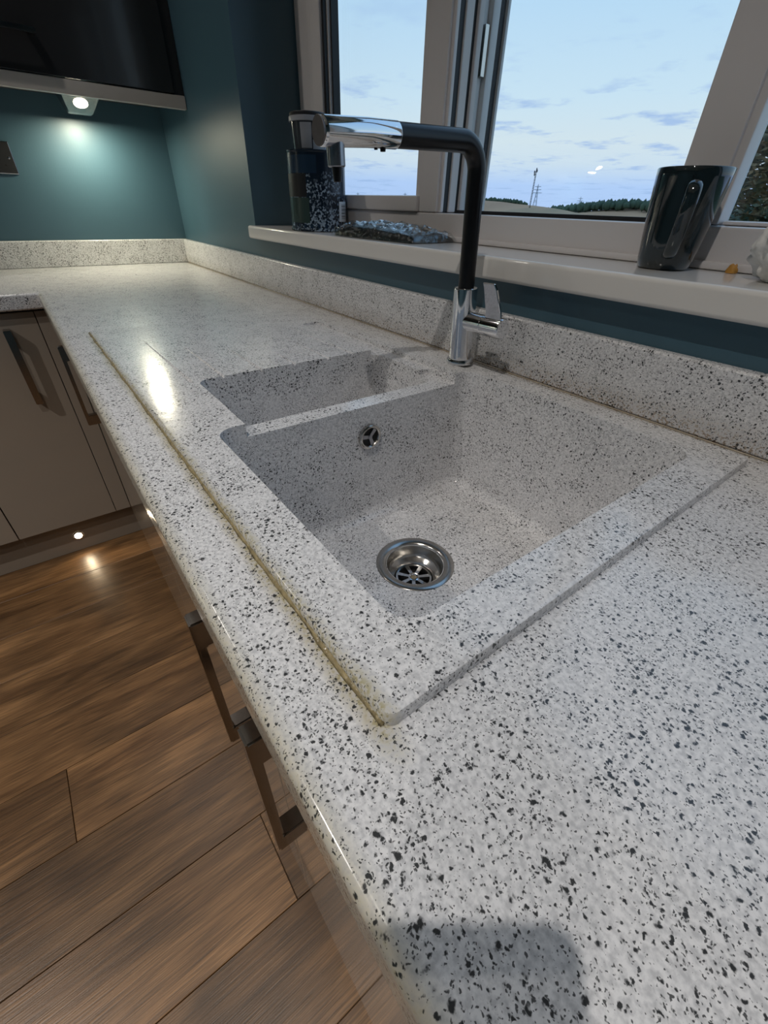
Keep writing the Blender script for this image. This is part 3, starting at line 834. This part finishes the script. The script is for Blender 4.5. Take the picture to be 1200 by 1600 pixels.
# ================================================================== ceiling downlights
for i, (x, y) in enumerate(CEILING_LIGHTS):
    t = thing('ceiling_downlight', ['recessed ceiling downlight above the near end of the sink', 'recessed ceiling downlight near the end wall corner',
                                    'recessed ceiling downlight over the middle of the room', 'recessed ceiling downlight far behind the camera'][i], 'light', (x, y, RH-.0005), 0, 'ceiling downlights')
    bm = bmesh.new(); lathe(bm, [(.043, 0), (.043, -.004), (.030, -.006), (.028, -.001)], 36, cap=False); obj('bezel', bm, M['chrome'], t, smooth=40)
    bm = bmesh.new(); lathe(bm, [(.0278, -.0008), (.0278, -.0022), (.012, -.003)], 24); obj('lens', bm, M['lamp_ceiling'], t, smooth=40)
    ld = bpy.data.lights.new('down_lamp', 'SPOT'); ld.energy = CEILING_LIGHT_POWERS[i]*4; ld.color = WARM; ld.shadow_soft_size = .013
    ld.spot_size = math.radians(122); ld.spot_blend = 1.0
    lo = bpy.data.objects.new('down_lamp', ld); COL.objects.link(lo); lo.parent = t; lo.location = (0, 0, -.012)

# ================================================================== things on the sill
# mug
mg = thing('mug', 'tall dark teal glazed mug standing on the window sill', 'mug', (1.906, .107, SZ+.0004))
bm = bmesh.new()
lathe(bm, [(.0285, 0), (.0310, .0015), (.0335, .012), (.0362, .035), (.0395, .068), (.0420, .098), (.0426, .1065), (.0416, .1075), (.0402, .1060),
           (.0396, .096), (.0372, .068), (.0338, .035), (.0300, .010), (.0002, .007)], 56, cap=False)
bm.faces.new([v for v in bm.verts if v.co.z < 1e-6])
obj('cup', bm, M['mug'], mg, smooth=60)
hd_ = Vector((.47, -.88, 0)).normalized()
bm = bmesh.new()
hp = []
for r_, z_ in ((.0385, .084), (.047, .0885), (.0570, .0895), (.0640, .084), (.0655, .074), (.0635, .060), (.0590, .044), (.0530, .030), (.0460, .0215), (.0390, .018), (.0340, .0175)):
    hp.append(hd_*r_ + Vector((0, 0, z_)))
# smooth the path
fine = []
for i in range(len(hp)-1):
    p0, p1, p2, p3 = hp[max(i-1, 0)], hp[i], hp[i+1], hp[min(i+2, len(hp)-1)]
    for k in range(4):
        s = k/4
        fine.append(.5*((2*p1)+(p2-p0)*s+(2*p0-5*p1+4*p2-p3)*s*s+(3*p1-p0-3*p2+p3)*s**3))
fine.append(hp[-1])
pts = fine
side = hd_.cross(Vector((0, 0, 1)))
rings = []
for i, p in enumerate(pts):
    t_ = (pts[min(i+1, len(pts)-1)]-pts[max(i-1, 0)]).normalized(); nn = side.cross(t_)
    rings.append([bm.verts.new(p + side*.0080*math.cos(2*math.pi*k/14) + nn*.0048*math.sin(2*math.pi*k/14)) for k in range(14)])
for a, b in zip(rings, rings[1:]):
    for k in range(14): bm.faces.new((a[k], a[(k+1) % 14], b[(k+1) % 14], b[k]))
bm.faces.new(rings[0]); bm.faces.new(rings[-1])
obj('handle', bm, M['mug'], mg, smooth=60)

# paint tin with printed wrap
def tin_wrap():
    m, t, b = newmat('printed_tin_wrap')
    N = t.nodes.new; L = t.links.new
    tc = N('ShaderNodeTexCoord')
    v = N('ShaderNodeTexVoronoi'); v.inputs['Scale'].default_value = 260; L(tc.outputs['Object'], v.inputs['Vector'])
    nz = N('ShaderNodeTexNoise'); nz.inputs['Scale'].default_value = 22; nz.inputs['Detail'].default_value = 5; L(tc.outputs['Object'], nz.inputs['Vector'])
    sp = N('ShaderNodeSeparateColor'); L(v.outputs['Color'], sp.inputs[0])
    # spray of white dots
    a = N('ShaderNodeMath'); a.operation = 'MULTIPLY'; L(sp.outputs[0], a.inputs[0]); L(nz.outputs[0], a.inputs[1])
    sxyz = N('ShaderNodeSeparateXYZ'); L(tc.outputs['Object'], sxyz.inputs[0])
    zt = N('ShaderNodeMapRange'); zt.inputs[1].default_value = .135; zt.inputs[2].default_value = .085; zt.inputs[3].default_value = .35; zt.inputs[4].default_value = 1.0
    L(sxyz.outputs[2], zt.inputs[0])
    a2 = N('ShaderNodeMath'); a2.operation = 'MULTIPLY'; L(a.outputs[0], a2.inputs[0]); L(zt.outputs[0], a2.inputs[1])
    r = N('ShaderNodeValToRGB'); r.color_ramp.elements[0].position = .24; r.color_ramp.elements[0].color = (.006, .014, .028, 1)
    r.color_ramp.elements[1].position = .40; r.color_ramp.elements[1].color = (.30, .38, .47, 1)
    L(a2.outputs[0], r.inputs[0]); L(r.outputs[0], b.inputs['Base Color'])
    b.inputs['Roughness'].default_value = .22
    return m
M['tin_wrap'] = tin_wrap()
M['tin_green'] = mat('grey_green_print', (.030, .052, .046), .25, noise=.05)
M['tin_navy'] = mat('navy_print', (.012, .030, .060), .25, noise=.1)
M['paper'] = mat('white_print', (.75, .77, .8), .4, noise=.02)
M['ink'] = mat('black_ink', (.01, .01, .012), .4, noise=.05)
M['smoke'] = mat('smoky_plastic', (.045, .050, .058), .12, noise=.2, nscale=18)
M['grey_plastic'] = mat('pale_grey_plastic', (.36, .37, .40), .3, noise=.05)
tn = thing('paint_tin', 'dark blue paint tin with white speckle print standing on the sill corner', 'tin', (1.012, .083, SZ+.0004))
TRD, TH = .0725, .162
bm = bmesh.new()
lathe(bm, [(TRD-.003, 0), (TRD, .0015), (TRD, .004), (TRD-.0015, .006), (TRD-.0015, TH-.006), (TRD, TH-.004), (TRD, TH-.001), (TRD-.002, TH),
           (TRD-.007, TH-.001), (TRD-.008, TH-.006), (.0002, TH-.0065)], 64, cap=False)
bm.faces.new([v for v in bm.verts if abs(v.co.z) < 1e-6])
obj('can', bm, M['tin_wrap'], tn, smooth=40)
camdir = math.atan2(CAMP.y-.083, CAMP.x-1.012)
def wrap_patch(name, a0, a1, z0, z1, m, parent=tn, off=.0003, n=12):
    bm = bmesh.new(); R0, R1 = TRD-.0016, TRD-.0015+off
    rows = []
    for k in range(n+1):
        a = camdir + math.radians(a0+(a1-a0)*k/n)
        rows.append([bm.verts.new((r*math.cos(a), r*math.sin(a), z)) for r, z in ((R0, z0), (R1, z0), (R1, z1), (R0, z1))])
    for p, q in zip(rows, rows[1:]):
        for i in range(4): bm.faces.new((p[i], p[(i+1) % 4], q[(i+1) % 4], q[i]))
    bm.faces.new(rows[0]); bm.faces.new(rows[-1])
    return obj(name, bm, m, parent, smooth=40)
wrap_patch('printed_panel', -88, -18, .018, .070, M['tin_green'])['label'] = 'grey green panel low on the wrap'
wrap_patch('printed_panel', -88, 0, .118, .152, M['tin_navy'])
wrap_patch('printed_panel', 52, 88, .070, .155, M['tin_navy'])
wrap_patch('printed_panel', -88, 88, .007, .016, M['tin_navy'])
wrap_patch('printed_panel', -88, -22, .071, .117, M['ink'])
bc = wrap_patch('barcode', 48, 80, .022, .064, M['paper'], off=.0005)
for k in range(9):
    z = .028 + k*.0036
    wrap_patch('barcode_bar', 55, 74, z, z+.0009+.0009*(k % 2), M['ink'], bc, .0007, 4)
# clear tub on the tin
tb = thing('plastic_tub', 'smoky plastic tub with black lid stacked on the paint tin', 'tub', (1.000, .075, SZ+TH+.0008))
bm = bmesh.new(); lathe(bm, [(.037, 0), (.039, .002), (.043, .052), (.043, .056)], 48); obj('pot', bm, M['smoke'], tb, smooth=40)
bm = bmesh.new(); lathe(bm, [(.0435, .0525), (.0468, .0532), (.0468, .0615), (.0450, .0628)], 48); lr = obj('rim', bm, M['grey_plastic'], tb, smooth=40)
bm = bmesh.new(); lathe(bm, [(.0448, .0629), (.0448, .068), (.043, .070), (.002, .0705)], 48); obj('lid', bm, M['gasket'], tb, smooth=40)
bm = bmesh.new()
for r0_, r1_, z0_, z1_, a0_, a1_ in ((.0430, .0490, .004, .050, -28, 8), (.0425, .0480, .002, .020, 12, 62)):
    rows = []
    for k in range(9):
        a = camdir + math.radians(a0_+(a1_-a0_)*k/8)
        def rad(z): return .0392+.004*z/.052
        rows.append([bm.verts.new(((rad(z)+o_)*math.cos(a), (rad(z)+o_)*math.sin(a), z)) for o_, z in ((-.0003, z0_), (.0006, z0_), (.0006, z1_), (-.0003, z1_))])
    for p, q in zip(rows, rows[1:]):
        for i in range(4): bm.faces.new((p[i], p[(i+1) % 4], q[(i+1) % 4], q[i]))
    bm.faces.new(rows[0]); bm.faces.new(rows[-1])
obj('label_sticker', bm, M['grey_plastic'], tb, smooth=40)

# packet in crinkled clear film
pk = thing('wrapped_packet', 'black packet in crinkled clear plastic film lying on the sill', 'packet', (1.325, .085, SZ+.0006), math.radians(4))
from mathutils import noise as mnoise
def lump(bm, L_, D_, H_, nx, ny, amp, seed, inset=0, sag=0):
    top_ = []; bot = []
    for i in range(nx+1):
        r1 = []; r2 = []
        for j in range(ny+1):
            u_ = i/nx*2-1; v_ = j/ny*2-1
            e_ = max(0, (1-abs(u_)**5))*max(0, (1-abs(v_)**4))
            nse = mnoise.fractal(Vector((u_*5+seed, v_*3, seed*.7)), 1.0, 2.0, 4)
            rg = abs(mnoise.noise(Vector((u_*7+seed*3, v_*5+u_*2, 2.2))))
            h = H_*(e_**.24)*(.84+.16*math.cos(u_*2.0+.4)) + amp*(nse*.6+(.4-rg))*e_**.3
            x = u_*L_/2*(1+.025*mnoise.noise(Vector((v_*3, seed, 0)))); y = v_*D_/2*(1+.05*mnoise.noise(Vector((u_*4, seed, 1))))
            r1.append(bm.verts.new((x, y, max(.0012, h) + inset))); r2.append(bm.verts.new((x, y, .0004)))
        top_.append(r1); bot.append(r2)
    for i in range(nx):
        for j in range(ny):
            bm.faces.new((top_[i][j], top_[i+1][j], top_[i+1][j+1], top_[i][j+1]))
            bm.faces.new((bot[i][j], bot[i][j+1], bot[i+1][j+1], bot[i+1][j]))
    for i in range(nx):
        for j in (0, ny): bm.faces.new((top_[i][j], bot[i][j], bot[i+1][j], top_[i+1][j]))
    for j in range(ny):
        for i in (0, nx): bm.faces.new((top_[i][j], bot[i][j], bot[i][j+1], top_[i][j+1]))
M['packet'] = mat('black_wrapped_cloth', (.006, .010, .011), .30, noise=.4, nscale=60, bump=.3, bscale=40)
M['film'] = film_mat('clear_film')
bm = bmesh.new(); lump(bm, .264, .120, .0215, 60, 26, .004, 1.3); obj('contents', bm, M['packet'], pk, smooth=180)
bm = bmesh.new(); lump(bm, .276, .128, .0225, 52, 20, .013, 4.1, .0022)
bmesh.ops.delete(bm, geom=[f for f in bm.faces if f.normal.z < -.9 or all(v.co.z < .0005 for v in f.verts)], context='FACES_ONLY')
obj('film', bm, M['film'], pk, smooth=28)

# crumpled white cloth at the right end and the little dry petal
M['cloth'] = mat('white_tissue', (.80, .79, .77), .8, noise=.04, nscale=20, bump=.5, bscale=35)
bm = bmesh.new()
bmesh.ops.create_icosphere(bm, subdivisions=5, radius=1)
for v in bm.verts:
    p = v.co.copy()
    n_ = mnoise.fractal(p*2.0+Vector((3, 1, 7)), 1.0, 2.0, 4)
    rdg = abs(mnoise.noise(p*3.1+Vector((9, 2, 4))))
    s_ = 1+.16*n_-.14*rdg
    v.co = Vector((p.x*.075*s_, p.y*.050*s_, max(-.0360, p.z*.052*s_)+.036))
cl = obj('crumpled_cloth', bm, M['cloth'], None, (2.078, .098, SZ+.0006), 60)
tag(cl, 'crumpled white tissue at the right end of the window sill', 'tissue')
M['petal'] = mat('orange_petal', (.50, .24, .04), .6, noise=.3, nscale=80)
bm = bmesh.new()
bmesh.ops.create_icosphere(bm, subdivisions=3, radius=1)
for v in bm.verts:
    p = v.co.copy(); n_ = mnoise.fractal(p*1.8+Vector((1, 5, 2)), 1.0, 2.0, 3)
    v.co = Vector((p.x*.0062*(1+.3*n_), p.y*.005*(1+.3*n_), max(0, p.z*.0085*(1+.3*n_)+.002)))
pt_ = obj('dried_petal', bm, M['petal'], None, (1.9785, .143, SZ+.0004), 60)
tag(pt_, 'tiny dried orange petal on the sill beside the mug', 'petal')

# ================================================================== the phone that takes the picture (its shadow falls on the worktop)
M['phone'] = mat('black_phone_glass', (.02, .02, .022), .15, noise=.1)
ph = thing('smartphone', 'black smartphone held over the worktop, its shadow falls by the edge', 'phone')
ph.matrix_world = cam.matrix_world.copy()
ph.location = CAMP - fwd*.006 
bm = bmesh.new()
loft(bm, [[(x, y, z) for x, y in rrect(-.055+i_, .020-i_, -.133+i_, .030-i_, .010, 6)] for i_, z in ((.002, 0.0), (0, .001), (0, .007), (.002, .008))])
obj('case', bm, M['phone'], ph, smooth=40)
bm = bmesh.new()
for yy in (-.03, -.015):
    lathe(bm, [(.006, -.0012), (.0066, 0.0005)], 20, (0.0, yy))
obj('lens_ring', bm, M['dark_steel'], ph, smooth=40)

# ================================================================== outside
M['field'] = None
def field_mat():
    m, t, b = newmat('fields')
    N = t.nodes.new; L = t.links.new
    g = N('ShaderNodeNewGeometry')
    mp = N('ShaderNodeMapping'); mp.inputs['Scale'].default_value = (.012, .004, .03); L(g.outputs['Position'], mp.inputs['Vector'])
    n = N('ShaderNodeTexNoise'); n.inputs['Scale'].default_value = 1; n.inputs['Detail'].default_value = 6; L(mp.outputs[0], n.inputs['Vector'])
    r = N('ShaderNodeValToRGB'); el = r.color_ramp.elements
    el[0].position = .35; el[0].color = (.36, .20, .105, 1); el[1].position = .78; el[1].color = (.15, .16, .09, 1)
    q = el.new(.55); q.color = (.45, .265, .145, 1)
    L(n.outputs[0], r.inputs[0])
    sp = N('ShaderNodeSeparateXYZ'); L(g.outputs['Position'], sp.inputs[0])
    ln = N('ShaderNodeMapRange'); ln.inputs[1].default_value = 60; ln.inputs[2].default_value = 130; L(sp.outputs[1], ln.inputs[0])
    gx = N('ShaderNodeMixRGB'); gx.inputs[1].default_value = (.075, .12, .04, 1); L(ln.outputs[0], gx.inputs[0]); L(r.outputs[0], gx.inputs[2])
    L(gx.outputs[0], b.inputs['Base Color']); b.inputs['Roughness'].default_value = .9
    return m
M['field'] = field_mat()
def hill(x, y):
    """height above the kitchen floor of the land outside"""
    z = -.25
    if y > 12: z -= min(14, (y-12)*.06)
    def g(cx, cy, sx, sy, h): return h*math.exp(-((x-cx)/sx)**2-((y-cy)/sy)**2)
    z += g(-800, 840, 190, 190, 30) + g(-345, 385, 95, 75, 20) + g(-240, 350, 60, 60, 10) + g(-300, 570, 150, 70, 19) + g(-1500, 1500, 420, 300, 30) + g(-200, 1900, 900, 300, 18)
    z += 1.2*mnoise.noise(Vector((x*.012, y*.012, 0)))*min(1, max(0, (y-30)/100))
    return z
bm = bmesh.new()
ys_ = [.32, 3, 8, 14, 25, 45, 80, 130, 190, 250, 310, 370, 430, 480, 530, 580, 630, 680, 730, 780, 830, 880, 940, 1020, 1120, 1250, 1400, 1600, 1900, 2400]
NX = 90
gridv = []
for y in ys_:
    x0, x1 = -30-1.9*y, 30+.5*y
    gridv.append([bm.verts.new((x0+(x1-x0)*i/NX, y, hill(x0+(x1-x0)*i/NX, y))) for i in range(NX+1)])
for a, b in zip(gridv, gridv[1:]):
    for i in range(NX): bm.faces.new((a[i], a[i+1], b[i+1], b[i]))
gr = obj('ground', bm, M['field'], smooth=180); struct(gr, 'brown hillside fields beyond the window')

# far woods: many crowns, nobody could count them
M['woods'] = mat('dark_woodland', (.045, .075, .045), .9, noise=.5, nscale=.05)
bm = bmesh.new()
random.seed(11)
def crown(bm, x, y, z, r, h):
    res = bmesh.ops.create_icosphere(bm, subdivisions=1, radius=1)
    for v in res['verts']:
        s_ = 1+random.uniform(-.18, .18)
        v.co = Vector((x+v.co.x*r*s_, y+v.co.y*r*s_, z+v.co.z*h*s_))
for k in range(520):
    x = random.uniform(-395, -130); y = random.uniform(545, 590)
    crown(bm, x, y, hill(x, y)+3.2, random.uniform(2.4, 4.0), random.uniform(3, 5.2))
for k in range(260):
    x = random.uniform(-1000, -735); y = random.uniform(900, 960)
    crown(bm, x, y, hill(x, y)+3.5, random.uniform(3, 6), random.uniform(3.5, 6))
for k in range(40):
    x = random.uniform(-640, -600) ; y = 800+random.uniform(-8, 8)
    crown(bm, x, y, hill(x, y)+2, random.uniform(2, 3.4), random.uniform(2.4, 4))
wd = obj('woodland', bm, M['woods'], smooth=180)
wd['kind'] = 'stuff'; tag(wd, 'dark green woods on the far hills', 'woods')

# pylons and mast
M['hazy_steel'] = mat('hazed_pylon_steel', (.34, .40, .48), .6, noise=.05)  # pale blue-grey: the haze of distance is put into the pylons' colour
M['mast'] = mat('weathered_mast', (.07, .075, .085), .7, noise=.1)
def strut(bm, a, b, w):
    a = Vector(a); b = Vector(b); tube(bm, [a, b], w, 4)
def pylon_mesh(h, bw, w):
    bm = bmesh.new()
    lv = [0, .22, .42, .58, .70, .82, .92]
    def half(f): return bw*(1-f)**1.3*.5 + bw*.05
    pr = None
    for f in lv:
        q = [Vector((sx*half(f), sy*half(f), f*h)) for sx, sy in ((-1, -1), (1, -1), (1, 1), (-1, 1))]
        if pr:
            for i in range(4):
                strut(bm, pr[i], q[i], w); strut(bm, pr[i], q[(i+1) % 4], w*.6); strut(bm, pr[(i+1) % 4], q[i], w*.6)
        pr = q
    for q in pr: strut(bm, q, (0, 0, h), w)
    for f, l in ((.66, .24), (.78, .19), (.90, .15)):
        for s in (-1, 1):
            strut(bm, (0, 0, f*h+.012*h), (s*l*h, 0, f*h), w); strut(bm, (s*half(f), 0, f*h-.02*h), (s*l*h, 0, f*h), w)
    bmesh.ops.recalc_face_normals(bm, faces=bm.faces)
    me = bpy.data.meshes.new('pylon'); bm.to_mesh(me); bm.free(); me.materials.append(M['hazy_steel'])
    return me
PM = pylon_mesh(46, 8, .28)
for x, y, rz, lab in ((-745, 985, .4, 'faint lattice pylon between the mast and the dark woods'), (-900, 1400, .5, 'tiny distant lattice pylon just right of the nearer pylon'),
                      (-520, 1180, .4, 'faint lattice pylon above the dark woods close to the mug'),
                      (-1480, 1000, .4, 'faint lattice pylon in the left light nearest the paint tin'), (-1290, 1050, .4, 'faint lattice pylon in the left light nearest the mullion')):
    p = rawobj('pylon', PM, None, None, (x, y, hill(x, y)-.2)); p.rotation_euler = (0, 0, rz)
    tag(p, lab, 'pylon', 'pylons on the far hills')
bm = bmesh.new()
H_ = 24
for a in range(3):
    c, s = math.cos(a*2.094), math.sin(a*2.094)
    strut(bm, (c*.55, s*.55, 0), (c*.45, s*.45, H_), .13)
for k in range(14):
    for a in range(3):
        c, s = math.cos(a*2.094), math.sin(a*2.094); c2, s2 = math.cos((a+1)*2.094), math.sin((a+1)*2.094)
        strut(bm, (c*.5, s*.5, k*H_/14), (c2*.5, s2*.5, (k+1)*H_/14), .07)
mast = obj('radio_mast', bm, M['mast'], None, (-268, 350, hill(-268, 350)-.2))
tag(mast, 'thin dark mast with aerials standing on the brown hillside', 'mast')
bm = bmesh.new()
for dx, dz in ((-1.5, 23.0), (-1.2, 21.4), (.8, 23.6), (.2, 24.6)):
    box(bm, dx-.35, dx+.35, -.3, .3, dz-.8, dz+.8, bev=.1, seg=1)
box(bm, -1.7, 1.1, -.12, .12, 22.7, 23.1)
obj('aerial', bm, M['mast'], mast)

# tree right outside, seen in the right light
def leaf_mat():
    m, t, b = newmat('autumn_conifer')
    N = t.nodes.new; L = t.links.new
    g = N('ShaderNodeNewGeometry')
    n = N('ShaderNodeTexNoise'); n.inputs['Scale'].default_value = 2.4; n.inputs['Detail'].default_value = 4; L(g.outputs['Position'], n.inputs['Vector'])
    r = N('ShaderNodeValToRGB'); el = r.color_ramp.elements
    el[0].position = .38; el[0].color = (.06, .11, .08, 1); el[1].position = .62; el[1].color = (.36, .23, .11, 1)
    q = el.new(.5); q.color = (.23, .18, .09, 1)
    L(n.outputs[0], r.inputs[0]); L(r.outputs[0], b.inputs['Base Color']); b.inputs['Roughness'].default_value = .8
    return m
M['leaf'] = leaf_mat()
M['bark'] = mat('bark', (.07, .05, .035), .9, noise=.3, nscale=12, bump=.6, bscale=30)
TP = Vector((.55, 8.2, hill(.55, 8.2)))
tree = thing('garden_tree', 'bushy brown and green tree outside behind the mug', 'tree', TP)
bm = bmesh.new(); tube(bm, [(0, 0, -.1), (.03, .02, .8), (-.02, .03, 1.7), (.02, 0, 2.6), (0, 0, 3.4)], [.17, .13, .10, .06, .02], 10)
random.seed(21)
for k in range(16):
    z = .7+k*.16; a = k*2.4; l = 1.25*(1-.18*abs(k-5)/6)
    tube(bm, [(0, 0, z), (math.cos(a)*l*.5, math.sin(a)*l*.5, z+.14), (math.cos(a)*l, math.sin(a)*l, z+.22)], [.035, .02, .006], 6)
obj('trunk', bm, M['bark'], tree, smooth=60)
vs, fs = [], []
def crown_r(z):
    f = (z-.35)/3.5
    return 1.62*max(0.0, 1-abs(2*f-.9)**2.4/1.3)**.6 if f < 1 else 0
for k in range(60000):
    z = .35+3.5*random.random()**1.1
    R_ = crown_r(z)
    a = random.uniform(0, 2*math.pi)
    lobes = 1+.20*mnoise.noise(Vector((math.cos(a)*2.2, math.sin(a)*2.2, z*1.9)))+.16*mnoise.noise(Vector((math.cos(a)*6, math.sin(a)*6, z*5)))
    r_ = R_*lobes*(random.random()**.35)
    c = Vector((math.cos(a)*r_, math.sin(a)*r_, z))
    d = Vector((math.cos(a)+random.uniform(-.6, .6), math.sin(a)+random.uniform(-.6, .6), random.uniform(-.5, .7))).normalized()
    sd = d.cross(Vector((random.uniform(-1, 1), random.uniform(-1, 1), random.uniform(-1, 1)))).normalized()
    l_, w_ = random.uniform(.06, .12), random.uniform(.014, .026)
    i0 = len(vs)
    vs += [c, c+d*l_*.5+sd*w_, c+d*l_, c+d*l_*.5-sd*w_]
    fs.append((i0, i0+1, i0+2, i0+3))
me = bpy.data.meshes.new('foliage'); me.from_pydata(vs, [], fs); me.update()
fo = rawobj('foliage', me, M['leaf'], tree); fo['kind'] = 'stuff'
